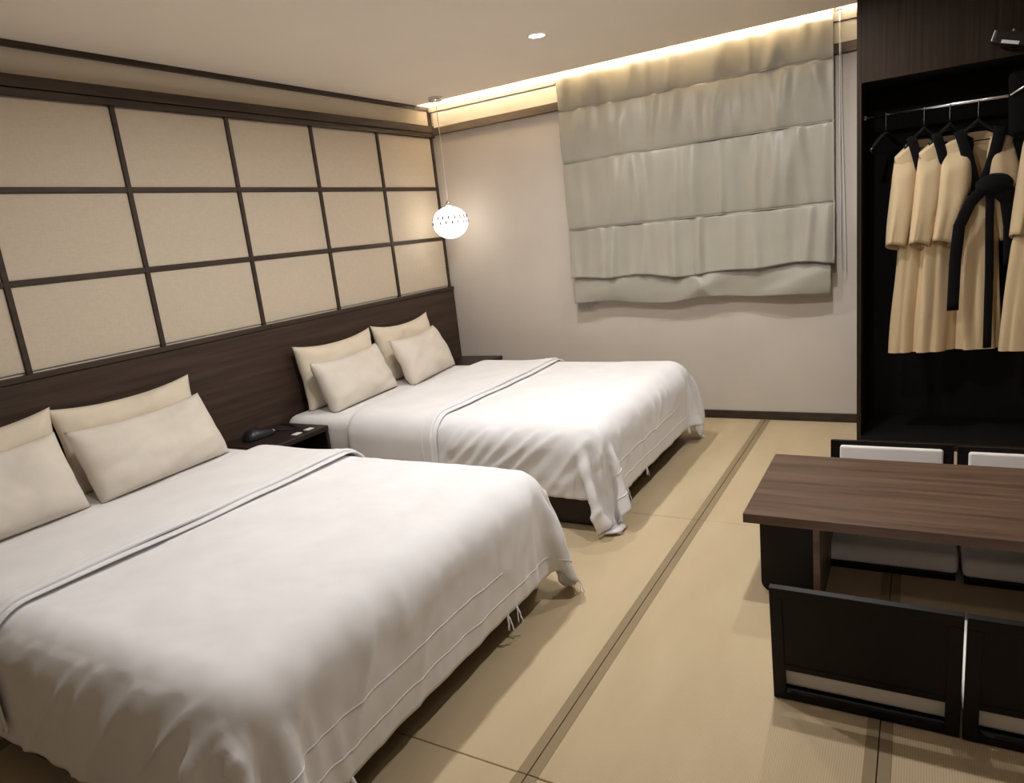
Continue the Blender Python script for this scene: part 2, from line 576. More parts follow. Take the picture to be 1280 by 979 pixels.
def bed(tagname, ynear, yfar, flap_x0, flap_x1, over_near, over_far, over_foot, seed, where, shift=0.0):
    """bed base, mattress, duvet with turned-down flap"""
    top = 0.49
    b = empty('bed_base', (1.05, (ynear + yfar) / 2, 0), 'low dark wood platform base under the ' + where, 'bed base')
    mk('platform', bx(0.05, 2.01, ynear + 0.04, yfar - 0.03, 0.012, 0.20, 0.006), M_nswood, b)
    mk('deck', bx(0.045, 2.03, ynear + 0.03, yfar - 0.02, 0.20, 0.215, 0.003, 1), M_nswood, b)
    for x in (0.12, 1.9):
        for y in (ynear + 0.12, yfar - 0.12):
            mk('foot', bx(x - 0.03, x + 0.03, y - 0.03, y + 0.03, 0.0, 0.0125), M_black, b)
    # mattress with a fitted sheet: lofted rounded block, slightly wrinkled sides
    bm = bx(0.046, BX1, ynear, yfar, 0.217, top, 0.065, 5)
    bmesh.ops.subdivide_edges(bm, edges=[e for e in bm.edges if e.calc_length() > 0.15], cuts=12, use_grid_fill=True)
    for v in bm.verts:
        if v.co.z < top - 0.03 and v.co.z > 0.23 and 0.06 < v.co.x < BX1 - 0.02:
            w = 0.006 * noise.noise(Vector((v.co.x * 5, v.co.y * 5, v.co.z * 22 + seed)))
            v.co.y += w if v.co.y > (ynear + yfar) / 2 else -abs(w)
    mt = mk('mattress', bm, M_sheet, smooth=True)
    props(mt, 'thick mattress in a smooth white fitted sheet on the ' + where, 'mattress')
    # duvet
    lo = np.array([-0.6, ynear - 0.026, -0.2])
    hi = np.array([BX1 + 0.03, yfar + 0.016, top + 0.028])
    r = 0.125
    P = drape(flap_x0, BX1 + over_foot, ynear - over_near, yfar + over_far, lo, hi, r, top + 0.05, seed=seed)
    U = upsample(P)
    # puffiness and fine wrinkles
    N = gridnormals(U)
    N *= np.sign(N[..., 2].mean()) if abs(N[..., 2].mean()) > 1e-6 else 1
    puff = np.zeros(U.shape[:2])
    for i in range(U.shape[0]):
        for j in range(U.shape[1]):
            p = U[i, j]
            q = Vector((p[0] * 3.0, p[1] * 3.0, p[2] * 3.0 + seed))
            e = min(1.0, max(0.0, (top - p[2] + 0.02) / 0.12))
            puff[i, j] = 0.006 * noise.noise(q) + 0.0030 * (0.25 + e) * noise.noise(q * 3.7) + 0.0018 * noise.noise(Vector((p[0] * 22, p[1] * 22, p[2] * 5)))
            # gathered creases running down the overhang, slanted away from the foot corner
            d = max(0.0, top + 0.01 - p[2])
            if p[1] < ynear + 0.01:
                a_ = (p[0] + 1.0 * d) * 8.5
            elif p[0] > BX1 - 0.05:
                a_ = (p[1] + 0.55 * d) * 6.5 + 40
            else:
                a_ = (p[0] + 0.6 * d) * 7 + 80
            cr = 1 - abs(noise.noise(Vector((a_, d * 2.0, seed * 1.9)))) * 2.2
            cr2 = noise.noise(Vector((a_ * 2.3, d * 3.0, seed * 0.7)))
            fade = e * max(0.35, 1 - d * 1.6)
            puff[i, j] += fade * (0.024 * max(0, cr) ** 2.2 - 0.007 + 0.006 * cr2) * (1.0 if p[1] < ynear + 0.01 else 0.6)
    U = U + N * (puff + 0.004)[..., None]
    dv = empty('duvet', (1.4, (ynear + yfar) / 2, top), 'white duvet draped over the ' + where + ' with its top edge turned down', 'duvet')
    mk('cover', gridmesh(U[:, ::1], 0.007), M_linen, dv, smooth=True)
    Nn = N
    # stitched seams parallel with the foot hem
    n, m = U.shape[:2]
    for k, (a, bq) in enumerate([(n - 7, (0.05, 0.95)), (n - 15, (0.1, 0.7))]):
        js = range(int(m * bq[0]), int(m * bq[1]))
        mk('stitched_seam', tube([U[a, j] + Nn[a, j] * 0.0005 for j in js], 0.0022, 5), M_linen, dv, smooth=True)
    # turned-down flap: a second sheet settled on top of the first
    hi2 = np.array([BX1 + 0.05, yfar + 0.032, top + 0.044])
    lo2 = np.array([-0.6, ynear - 0.042, -0.2])
    F = drape(flap_x0 - 0.008, flap_x1, ynear - over_near * 0.9, yfar + over_far * 0.9, lo2, hi2, r + 0.012, top + 0.07, seed=seed + 5, steps=120)
    F = upsample(F)
    NF = gridnormals(F)
    n2 = F.shape[0]
    # roll the crease down onto the duvet, lift and wave the loose hem
    for i in range(n2):
        t = i / (n2 - 1)
        d = i * 0.012
        if d < 0.05:
            F[i] -= NF[i] * (0.030 * (1 - math.sqrt(max(0, 1 - (1 - d / 0.05) ** 2))))
        for j in range(F.shape[1]):
            q = F[i, j]
            F[i, j] += NF[i, j] * (0.006 * noise.noise(Vector((q[0] * 4, q[1] * 2.2, seed * 3.1))) + 0.004 * t + 0.012 * t ** 6)
    edge = np.array([0.010 * noise.noise(Vector((j * 0.05, seed * 1.7, 0))) for j in range(F.shape[1])])
    wgt = np.linspace(0, 1, n2)[:, None] ** 2
    F[..., 0] += wgt * edge[None]
    fl_ = mk('turned_down_flap', gridmesh(F, 0.015), M_linen, dv, smooth=True)
    # hem: an under layer peeping out below the flap's loose edge
    k = 5
    H = F[-k:].copy()
    H[..., 0] += (0.012 + 0.036 * np.sin(np.linspace(0.2, 2.6, F.shape[1])))[None] + 0.014 * np.array([noise.noise(Vector((j * 0.035, seed * 2.3, 4))) for j in range(F.shape[1])])[None]
    H -= NF[-k:] * 0.011
    mk('flap_hem', gridmesh(H, 0.005), M_linen, fl_, smooth=True)
    mk('hem_seam', tube([F[-6, j] + NF[-6, j] * 0.0005 for j in range(4, F.shape[1] - 4)], 0.0020, 5), M_linen, fl_, smooth=True)
    return dv, U, N


dv1, U1, N1 = bed('one', -4.02, -2.50, 0.52, 1.10, 0.34, 0.17, 0.345, 11, 'nearer bed')
dv2, U2, N2 = bed('two', -1.985, -0.475, 0.57, 1.17, 0.30, 0.22, 0.33, 23, 'farther bed by the blind')

# tie ribbons on the hems
n, m = U2.shape[:2]
n1, m1 = U1.shape[:2]
for dv, U, spots in ((dv1, U1, [(n1 - 1, int(m1 * 0.95), 0.07), (n1 - 1, int(m1 * 0.73), 0.07), (n1 - 1, int(m1 * 0.70), 0.07), (n1 - 1, int(m1 * 0.30), 0.09), (n1 - 1, m1 - 2, 0.08)]),
                     (dv2, U2, [(n - 1, 1, 0.06), (n - 1, int(m * 0.27), 0.07), (n - 1, int(m * 0.42), 0.05), (n - 1, int(m * 0.80), 0.05), (n - 1, m - 2, 0.07)])):
    for q, (a, bq, L) in enumerate(spots):
        p = U[a, bq]
        mk('tie_ribbon', merge(ribbon_tie(p + np.array([0.001, 0, 0.006]), (0.5, 0.3, 0), L, seed=q), ribbon_tie(p + np.array([0.001, 0, 0.006]), (0.4, -0.6, 0), L * 0.8, seed=q + 9)), M_linen, dv, smooth=True)


def pillow(name, label, group, yc, z0, xb, w, hgt, T, lean, yaw, mat, seed, tip=0.05, xoff=0):
    """lean: angle from vertical; bottom front edge rests at z0; xb = x of the bottom mid-plane"""
    nu, nv = 46, 30
    us = np.linspace(-1, 1, nu)
    vs = np.linspace(-1, 1, nv)
    Ug, Vg = np.meshgrid(us, vs, indexing='ij')
    prof = (1 - np.abs(Ug) ** 4.0) ** 0.5 * (1 - np.abs(Vg) ** 3.0) ** 0.5
    pinch_u = 1 - tip * (1 - np.abs(Vg) ** 2)
    pinch_v = 1 - tip * 1.3 * (1 - np.abs(Ug) ** 2.5)
    A = Ug * w / 2 * pinch_u
    B = Vg * hgt / 2 * pinch_v
    out = []
    for sgn in (1, -1):
        D = np.zeros_like(A)
        for i in range(nu):
            for j in range(nv):
                q = Vector((A[i, j] * 5, B[i, j] * 5, seed * 3.3 + sgn))
                wr = 0.015 * noise.noise(q) + 0.013 * noise.noise(Vector((A[i, j] * 4 + B[i, j] * 9, B[i, j] * 14 - A[i, j] * 5, seed))) + 0.003 * noise.noise(q * 4)
                D[i, j] = sgn * prof[i, j] * (T / 2) * (1.0 - 0.10 * Vg[i, j]) + wr * min(1.0, prof[i, j] * 1.6)
        out.append(np.stack([D, A, B + 0.02 * Ug ** 2 * (Vg > 0) * Vg], -1))
    V, F = [], []
    for s, G in zip((1, -1), out):
        v, f = gridmesh(G)
        o = len(V)
        V += [list(p) for p in v]
        F += [tuple(int(i) + o for i in (q if s == 1 else q[::-1])) for q in f]
    V = np.array(V)
    ca, sa = math.cos(lean), math.sin(lean)
    # top tilts towards the headboard (-x)
    Vx = V[:, 0] * ca - (V[:, 2]) * sa
    Vz = V[:, 0] * sa + (V[:, 2]) * ca
    Vy = V[:, 1]
    zmin = Vz.min()
    Vz = Vz - zmin
    # settle: the lowest part is squashed flat onto the sheet
    sq = 0.018
    Vz = np.where(Vz < sq, Vz * 0.05, Vz - sq * 0.95)
    cy, sy = math.cos(yaw), math.sin(yaw)
    Wx = xb + Vx * cy - Vy * sy
    Wy = yc + Vx * sy + Vy * cy
    Wx = np.maximum(Wx, 0.047)
    bm = bmesh.new()
    vv = [bm.verts.new(p) for p in np.stack([Wx, Wy, z0 + Vz], -1)]
    for q in F:
        bm.faces.new([vv[i] for i in q])
    bmesh.ops.remove_doubles(bm, verts=bm.verts[:], dist=0.0004)
    o = mk(name, bm, mat, smooth=True)
    return props(o, label, 'pillow', group)


ZS = 0.4925
D = math.radians
pillow('pillow', 'cream pillow standing against the headboard beside the nightstand on the nearer bed', 'rear pillows', -2.92, ZS, 0.115, 0.70, 0.395, 0.13, D(7), D(0), M_pillow2, 1, 0.06)
pillow('pillow', 'white pillow leaning in front of the cream one, nearest the nightstand on the nearer bed', 'front pillows', -2.945, ZS, 0.285, 0.69, 0.33, 0.18, D(24), D(4), M_pillow, 2, 0.02)
pillow('pillow', 'cream pillow against the headboard, cut off by the picture edge', 'rear pillows', -3.60, ZS, 0.115, 0.70, 0.405, 0.13, D(7), D(0), M_pillow2, 3, 0.07)
pillow('pillow', 'white pillow in front of the cream one, cut off by the picture edge', 'front pillows', -3.665, ZS, 0.285, 0.70, 0.34, 0.18, D(24), D(0), M_pillow, 4, 0.02)
pillow('pillow', 'cream pillow standing at the headboard of the farther bed, next to the telephone nightstand', 'rear pillows', -1.51, ZS, 0.115, 0.70, 0.40, 0.13, D(7), D(0), M_pillow2, 5, 0.07)
pillow('pillow', 'white pillow leaning in front on the farther bed, nearer the telephone nightstand', 'front pillows', -1.535, ZS, 0.262, 0.68, 0.32, 0.17, D(22), D(6), M_pillow, 6, 0.03)
pillow('pillow', 'cream pillow at the headboard of the farther bed, nearest the window wall', 'rear pillows', -0.82, ZS, 0.120, 0.68, 0.41, 0.13, D(8), D(2), M_pillow2, 7, 0.09)
pillow('pillow', 'white pillow leaning in front on the farther bed, nearest the window wall', 'front pillows', -0.85, ZS, 0.290, 0.67, 0.335, 0.17, D(24), D(10), M_pillow, 8, 0.04)


# ================================================================= nightstands
def nightstand(y0, y1, label, gear):
    zt = 0.462
    x0, x1 = 0.046, 0.43
    t = empty('nightstand', (0.23, (y0 + y1) / 2, 0), label, 'nightstand', 'nightstands')
    mk('top', bx(x0, x1, y0, y1, zt - 0.03, zt, 0.003, 1), M_nswood, t)
    mk('side_panel', bx(x0, x1 - 0.006, y0, y0 + 0.02, 0.0, zt - 0.03, 0.002, 1), M_nswood, t)
    mk('side_panel', bx(x0, x1 - 0.006, y1 - 0.02, y1, 0.0, zt - 0.03, 0.002, 1), M_nswood, t)
    mk('back_panel', bx(x0, x0 + 0.01, y0 + 0.02, y1 - 0.02, 0.03, zt - 0.03), M_nswood, t)
    mk('shelf', bx(x0 + 0.01, x1 - 0.02, y0 + 0.02, y1 - 0.02, 0.22, 0.24, 0.002, 1), M_nswood, t)
    mk('plinth', bx(x0 + 0.01, x1 - 0.02, y0 + 0.02, y1 - 0.02, 0.0, 0.05, 0.002, 1), M_nswood, t)
    if gear:
        for yy in (-2.19, -2.10):
            p = mk('outlet_plate', bx(x1 - 0.075, x1 - 0.04, yy - 0.025, yy + 0.025, zt, zt + 0.004, 0.001, 1), M_white, t)
            mk('outlet_slot', bx(x1 - 0.064, x1 - 0.051, yy - 0.014, yy + 0.014, zt + 0.004, zt + 0.0048), M_label, p)
    return t


nightstand(-2.455, -2.005, 'dark wood nightstand between the two beds with two small outlet plates', True)
nightstand(-0.455, -0.02, 'dark wood nightstand in the corner beyond the farther bed', False)
# handset lying on the nightstand between the beds
g = empty('telephone', (0.17, -2.28, 0.462), 'low black rounded telephone on the nightstand between the beds', 'telephone')
v, f = [], []
nu, nv = 24, 10
for i in range(nv + 1):
    t = i / nv
    for k in range(nu):
        a = 2 * PI * k / nu
        ce_, se_ = math.cos(a), math.sin(a)
        sx = math.copysign(abs(ce_) ** 0.7, ce_)
        sy = math.copysign(abs(se_) ** 0.7, se_)
        rr = math.sqrt(max(0, 1 - (t * 0.985) ** 2.4))
        v.append((0.17 + 0.055 * sx * rr, -2.28 + 0.095 * sy * rr, 0.4635 + 0.052 * t * (1 - 0.25 * sy)))
for i in range(nv):
    for k in range(nu):
        k2 = (k + 1) % nu
        f.append((i * nu + k, i * nu + k2, (i + 1) * nu + k2, (i + 1) * nu + k))
f.append(tuple(range(nu))[::-1])
f.append(tuple(nv * nu + k for k in range(nu)))
mk('body', (v, f), M_blackpl, g, smooth=True)
mk('grey_tip', bx(0.155, 0.185, -2.20, -2.175, 0.4635, 0.478, 0.005, 2), M_label, g)
mk('cable', tube([(0.19, -2.18, 0.467), (0.24, -2.15, 0.466), (0.28, -2.12, 0.466), (0.26, -2.08, 0.466), (0.20, -2.06, 0.466), (0.09, -2.05, 0.466)], 0.003, 6), M_blackpl, g, smooth=True)

# ================================================================= roman blind
BXL, BXR = 1.135, 2.885
bl = empty('roman_blind', ((BXL + BXR) / 2, -0.06, 0.83), 'large pale satin roman blind hanging from the lit cove on the window wall', 'blind')
seams = [2.50, 2.195, 1.850, 1.385]


RIDGES = []
_g = random.Random(4)
_base = []
_x = BXL + 0.04
while _x < BXR - 0.03:
    _base.append(_x)
    _x += _g.uniform(0.085, 0.155)
for _k in range(4):
    RIDGES.append([(q + _g.uniform(-0.02, 0.02), _g.uniform(0.014, 0.036), _g.uniform(0.024, 0.050), _g.uniform(0, 6), _g.uniform(-0.05, 0.03)) for q in _base])


def blind_y(x, z, tier, t):
    """distance in front of the wall; folds belong to each tier, pulled flat at its seams"""
    e = math.sqrt(math.sin(PI * min(1, max(0, t))))
    f = 0.0
    for (rx, amp, w, ph, drift) in RIDGES[tier]:
        dx = (x - rx - drift * (t - 0.5) - 0.012 * math.sin(ph + 3.0 * t)) / w
        if abs(dx) < 3: f += amp * math.exp(-dx * dx) * (0.65 + 0.35 * math.sin(ph * 2 + 2.5 * t))
    f += 0.010 * noise.noise(Vector((x * 4.0, 3.3 + tier, z))) + 0.002 * noise.noise(Vector((x * 14, z * 1.2, tier * 2.0)))
    return 0.058 + 0.012 * e + f * (0.45 + 0.55 * e)


def tier_mesh(zt_, zb, tier, extra=None, nx=230, nz=34, dy=0.0, xl=BXL, xr=BXR):
    P = np.zeros((nz, nx, 3))
    for i in range(nz):
        t = i / (nz - 1)
        for j in range(nx):
            s = j / (nx - 1)
            x = xl + (xr - xl) * s
            zb_ = zb + (extra(s) if extra else 0)
            z = zt_ + (zb_ - zt_) * t
            P[i, j] = (x, -(blind_y(x, z, tier, t * (0.55 if extra else 1.0)) + dy + (0.032 * t ** 2 if extra else 0)), z)
    return P


fabrics = []
for k in range(3):
    P = tier_mesh(seams[k], seams[k + 1], k)
    mk('fabric_tier', gridmesh(P, 0.003), M_blind, bl, smooth=True)
    fabrics.append(P)
hemline = lambda s: 0.012 * math.sin(s * 9.5) + 0.018 * noise.noise(Vector((s * 4.3, 1.7, 0))) + 0.010 * math.cos(s * 21)
P3 = tier_mesh(seams[3], 1.030, 3, hemline)
mk('fabric_tier', gridmesh(P3, 0.003), M_blind, bl, smooth=True)
# folded pleat below, set back, sagging in shallow swags
hem2 = lambda s: 0.014 * math.sin(s * 11 + 1.0) + 0.020 * noise.noise(Vector((s * 5.0, 7.7, 0)))
P4 = np.zeros((22, 200, 3))
for i in range(22):
    t = i / 21
    for j in range(200):
        s = j / 199
        x = BXL + 0.012 + (BXR - BXL - 0.03) * s
        z = 1.07 + (0.845 + hem2(s) - 1.07) * t
        sw = 0.012 * noise.noise(Vector((x * 4.5 + 1.8 * t, 3.3, t * 1.4))) + 0.010 * math.sin(x * 9 + 3 * t)
        P4[i, j] = (x, -(0.066 + 0.030 * math.sin(PI * min(1, t * 0.8)) + 1.6 * sw * (0.4 + 0.6 * t) + 0.030 * math.exp(-((x - 1.99 - 0.16 * t) / 0.06) ** 2) * t), z)
mk('folded_pleat', gridmesh(P4, 0.003), M_blind, bl, smooth=True)
P5 = np.zeros((8, 60, 3))
for i in range(8):
    t = i / 7
    for j in range(60):
        s = j / 59
        x = BXL + 0.015 + 0.13 * s
        z = 0.90 + (0.812 + 0.015 * noise.noise(Vector((s * 6, 2, 0))) - 0.90) * t
        P5[i, j] = (x, -(0.048 + 0.006 * math.sin(x * 40)), z)
mk('back_hem', gridmesh(P5, 0.003), M_blind, bl, smooth=True)
for k in (1, 2, 3):
    z = seams[k]
    P = fabrics[k - 1]
    mk('rib_seam', tube([P[-1, j] + np.array([0, -0.003, 0]) for j in range(0, 230, 3)], 0.0035, 6), M_blind, bl, smooth=True)
mk('side_hem', tube([(BXR - 0.002, fabrics[k][i, -1][1] - 0.001, fabrics[k][i, -1][2]) for k in range(3) for i in range(0, 34, 3)] + [tuple(P3[i, -1]) for i in range(0, 34, 3)], 0.005, 6), M_blind, bl, smooth=True)
mk('headrail', bx(BXL, BXR, -0.055, -0.035, 2.47, 2.51, 0.003, 1), M_white, bl)
cordp = [(2.915, -0.045, 2.45), (2.915, -0.045, 1.8), (2.917, -0.048, 1.2), (2.922, -0.05, 0.98), (2.932, -0.05, 0.955), (2.944, -0.05, 0.985), (2.940, -0.048, 1.25), (2.925, -0.045, 1.9), (2.919, -0.045, 2.45)]
mk('pull_cord', tube(cordp, 0.0018, 5), M_white, bl, smooth=True)
mk('cord_bracket', bx(2.90, 2.93, -0.055, -0.030, 2.44, 2.47, 0.002, 1), M_white, bl)

# ================================================================= pendant and downlights
PX, PY, PZ = 0.270, -0.290, 1.538
pd = empty('pendant_lamp', (PX, PY, PZ), 'round white glass pendant lamp with slotted pattern hanging in the corner', 'lamp')
mk('ceiling_canopy', lathe([(0.012, CH - 0.030), (0.048, CH - 0.026), (0.052, CH - 0.018), (0.052, CH - 0.0005)], PX, PY, 28), M_chrome, pd, smooth=True)
mk('cord', tube([(PX, PY, CH - 0.028), (PX + 0.002, PY, 2.1), (PX - 0.001, PY, 1.85), (PX, PY, PZ + 0.155)], 0.0022, 6), M_white, pd, smooth=True)
mk('cap', lathe([(0.010, PZ + 0.160), (0.018, PZ + 0.150), (0.022, PZ + 0.114)], PX, PY, 20), M_chrome, pd, smooth=True)
RG, HG = 0.132, 0.118


def globe_mat():
    m = bpy.data.materials.new('pendant_glass_lit')
    m.use_nodes = True
    nt = m.node_tree
    b = nt.nodes['Principled BSDF']
    b.inputs['Base Color'].default_value = (0.9, 0.88, 0.84, 1)
    b.inputs['Roughness'].default_value = 0.2
    b.inputs['Emission Color'].default_value = (*PENDANT_COL, 1)
    b.inputs['Emission Strength'].default_value = PENDANT_STRENGTH
    return m


prof = []
for i in range(25):
    a = -PI / 2 + PI * i / 24
    prof.append((max(0.012, RG * math.cos(a)), PZ + HG * math.sin(a)))
gl = mk('glass_globe', lathe(prof, PX, PY, 48), globe_mat(), pd, smooth=True)
M_slot, _, _ = nodes_of('slot_grey', 0.6, 0.2, (0.05, 0.05, 0.05))
slots = []
for row, z in ((0, 0.034), (1, -0.002)):
    for k in range(18):
        a = 2 * PI * (k + 0.5 * row) / 18
        zz0, zz1 = z - 0.012, z + 0.012
        r0 = RG * math.sqrt(max(0, 1 - (zz0 / HG) ** 2))
        r1 = RG * math.sqrt(max(0, 1 - (zz1 / HG) ** 2))
        p0 = (PX + (r0 + 0.0005) * math.cos(a), PY + (r0 + 0.0005) * math.sin(a), PZ + zz0)
        p1 = (PX + (r1 + 0.0005) * math.cos(a), PY + (r1 + 0.0005) * math.sin(a), PZ + zz1)
        slots.append(tube([p0, p1], 0.0060, 6))
for s in slots:
    mk('slot', s, M_slot, gl)

for i, (x, y, w) in enumerate(DOWNLIGHTS):
    lab = ['small round recessed downlight glowing in the plain ceiling above the farther bed',
           'round recessed downlight in the ceiling in front of the wardrobe, out of the picture',
           "round recessed downlight over the nearer bed's foot, outside the picture",
           'round recessed downlight in the ceiling over the low table, out of the picture',
           'round recessed downlight in the ceiling beside the nearer bed, out of the picture',
           'unseen fill light added behind the camera, built as a recessed downlight'][i]
    d = empty('ceiling_downlight', (x, y, CH), lab, 'downlight', 'recessed ceiling downlights')
    mk('trim_ring', lathe([(0.042, CH - 0.001), (0.050, CH - 0.004), (0.056, CH - 0.0005)], x, y, 32, cap=False), M_white, d, smooth=True)
    mk('lens', lathe([(0.043, CH - 0.0004), (0.030, CH - 0.0022), (0.001, CH - 0.0026)], x, y, 32, cap=False), M_lens, d, smooth=True)
    la = bpy.data.lights.new('downlight_lamp', 'AREA')
    la.shape = 'DISK'
    la.size = 0.075
    la.spread = DOWN_SPREAD
    la.energy = w
    la.color = DOWN_COL
    lo_ = bpy.data.objects.new('downlight_lamp', la)
    lo_.location = (0, 0, -0.008)
    link(lo_)
    lo_.parent = d

# ================================================================= low table
tb = empty('low_table', (3.4, -2.06, 0), 'low dark wood dining table with a wide plain top on the tatami', 'table')
TX0, TX1, TY0, TY1, TZ = 2.800, 4.02, -2.395, -1.722, 0.350
mk('tabletop', bx(TX0, TX1, TY0, TY1, TZ - 0.036, TZ, 0.003, 2), M_table, tb)


def leg_box(xo, xi, sgn):
    """curved hollow foot: rounded outer bottom corner, closed faces"""
    r = 0.04
    pts = []
    zt = TZ - 0.036
    pts.append((xi, zt))
    pts.append((xo, zt))
    for k in range(9):
        a = k / 8 * PI / 2
        pts.append((xo + sgn * r * (1 - math.cos(a)), r * (1 - math.sin(a)) + 0.0005))
    pts.append((xi, 0.0005))
    y0, y1 = TY0 + 0.10, TY1 - 0.10
    n_ = len(pts)
    v = [(x, y0, z) for x, z in pts] + [(x, y1, z) for x, z in pts]
    f = [tuple(range(n_)), tuple(range(n_, 2 * n_))[::-1]]
    for k in range(n_):
        k2 = (k + 1) % n_
        f.append((k2, k, k + n_, k2 + n_))
    bm = bmesh.new()
    vv = [bm.verts.new(p) for p in v]
    for q in f: bm.faces.new([vv[i] for i in q])
    bmesh.ops.recalc_face_normals(bm, faces=bm.faces[:])
    return bm


mk('leg', leg_box(2.838, 3.03, 1), M_black, tb)
mk('leg', leg_box(TX1 - 0.038, TX1 - 0.23, -1), M_black, tb)
mk('leg_panel', bx(3.031, 3.053, TY0 + 0.012, TY1 - 0.012, 0.0, TZ - 0.0365, 0.002, 1), M_table, tb)
mk('leg_panel', bx(TX1 - 0.253, TX1 - 0.231, TY0 + 0.012, TY1 - 0.012, 0.0, TZ - 0.0365, 0.002, 1), M_table, tb)


# ================================================================= floor chairs
def floor_chair(x, y, rot, label):
    """legless chair: local frame has the sitter facing +y, back at y = 0, x from 0 to W"""
    W, Dp, Hh = 0.462, 0.43, 0.378
    t = empty('floor_chair', (x, y, 0), label, 'chair', 'legless chairs around the low table')
    Mr = Matrix.Translation((x, y, 0)) @ Matrix.Rotation(rot, 4, 'Z')
    tilt = math.atan2(0.036, Hh)
    Mt = Mr @ Matrix.Rotation(tilt, 4, 'X')

    def part(name, b, mat, M, smooth=False, parent=None):
        return mk(name, xform(b, M), mat, parent or t, smooth)
    pw = 0.034
    part('post', bx(0, pw, -0.011, 0.011, 0.003, Hh - 0.0335, 0.002), M_black, Mt)
    part('post', bx(W - pw, W, -0.011, 0.011, 0.003, Hh - 0.0335, 0.002), M_black, Mt)
    part('top_rail', bx(0, W, -0.011, 0.011, Hh - 0.034, Hh, 0.002), M_black, Mt)
    part('middle_rail', bx(pw - 0.001, W - pw + 0.001, -0.010, 0.010, 0.106, 0.126, 0.002), M_black, Mt)
    part('bottom_rail', bx(pw - 0.001, W - pw + 0.001, -0.010, 0.010, 0.003, 0.030, 0.002), M_black, Mt)
    part('back_panel', bx(pw - 0.002, W - pw + 0.002, -0.0075, 0.006, 0.122, Hh - 0.030, 0.001, 1), M_black, Mt)
    part('back_pad', bx(pw + 0.004, W - pw - 0.004, 0.007, 0.034, 0.135, Hh - 0.018, 0.011, 4), M_cushion, Mt, True)
    part('seat_board', bx(0.010, W - 0.010, 0.012, Dp, 0.0, 0.027, 0.004), M_black, Mr)
    b = bx(0.003, W - 0.003, 0.015, Dp + 0.004, 0.0275, 0.108, 0.018, 4)
    bmesh.ops.subdivide_edges(b, edges=[e for e in b.edges if e.calc_length() > 0.2], cuts=6, use_grid_fill=True)
    for v in b.verts:
        if v.co.z > 0.09:
            v.co.z += 0.010 * math.sin(PI * v.co.x / W) * math.sin(PI * min(1, max(0, v.co.y / Dp))) - 0.002
    c = part('seat_cushion', b, M_cushion, Mr, True)
    return t


floor_chair(2.984, -2.893, 0.0, 'black legless chair with its back to the camera, beside the open floor')
floor_chair(3.452, -2.897, 0.0, 'black legless chair with its back to the camera, cut off by the picture edge')
floor_chair(3.470, -1.590, PI + D(1), 'black legless chair beyond the table, with white pad, nearest the beds')
floor_chair(3.942, -1.600, PI + D(0.5), 'black legless chair beyond the table, cut off by the picture edge')

# ================================================================= wardrobe
WX0, WX1, WY = 3.036, RX - 0.004, -0.50
wr = empty('wardrobe', (3.7, -0.25, 0), 'tall open dark wood wardrobe niche holding the hanging robes', 'wardrobe')
mk('side_panel', bx(WX0, WX0 + 0.022, WY, -0.016, 0.0, CH - 0.002, 0.001, 1), M_wardrobe, wr)
mk('side_panel', bx(WX1 - 0.022, WX1, WY, -0.016, 0.0, CH - 0.002, 0.001, 1), M_wardrobe, wr)
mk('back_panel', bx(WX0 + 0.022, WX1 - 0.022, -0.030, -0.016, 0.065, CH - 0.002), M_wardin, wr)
mk('fascia', bx(WX0 + 0.022, WX1 - 0.022, WY, WY + 0.02, 1.968, CH - 0.002, 0.001, 1), M_wardrobe, wr)
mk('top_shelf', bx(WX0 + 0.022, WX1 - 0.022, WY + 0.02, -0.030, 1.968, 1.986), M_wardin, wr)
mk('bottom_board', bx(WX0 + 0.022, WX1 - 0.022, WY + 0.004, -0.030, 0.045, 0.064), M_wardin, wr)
mk('plinth', bx(WX0 + 0.022, WX1 - 0.022, WY + 0.001, WY + 0.02, 0.0, 0.045), M_wardrobe, wr)
RODY, RODZ = -0.30, 1.812
v, f = tube([(WX0 + 0.022, RODY, RODZ), (WX1 - 0.022, RODY, RODZ)], 0.011, 14)
mk('hanging_rod', (v, f), M_chrome, wr, smooth=True)
mk('rod_socket', tube([(WX0 + 0.022, RODY, RODZ), (WX0 + 0.034, RODY, RODZ)], 0.018, 16), M_chrome, wr)
mk('rod_socket', tube([(WX1 - 0.034, RODY, RODZ), (WX1 - 0.022, RODY, RODZ)], 0.018, 16), M_chrome, wr)


# ================================================================= hangers and robes
def frame_fn(x, th):
    s_ = Vector((math.cos(th), math.sin(th), 0))
    n_ = Vector((math.sin(th), -math.cos(th), 0))
    o = Vector((x, RODY, 0))
    return lambda s, nn, z: o + s_ * s + n_ * nn + Vector((0, 0, z))


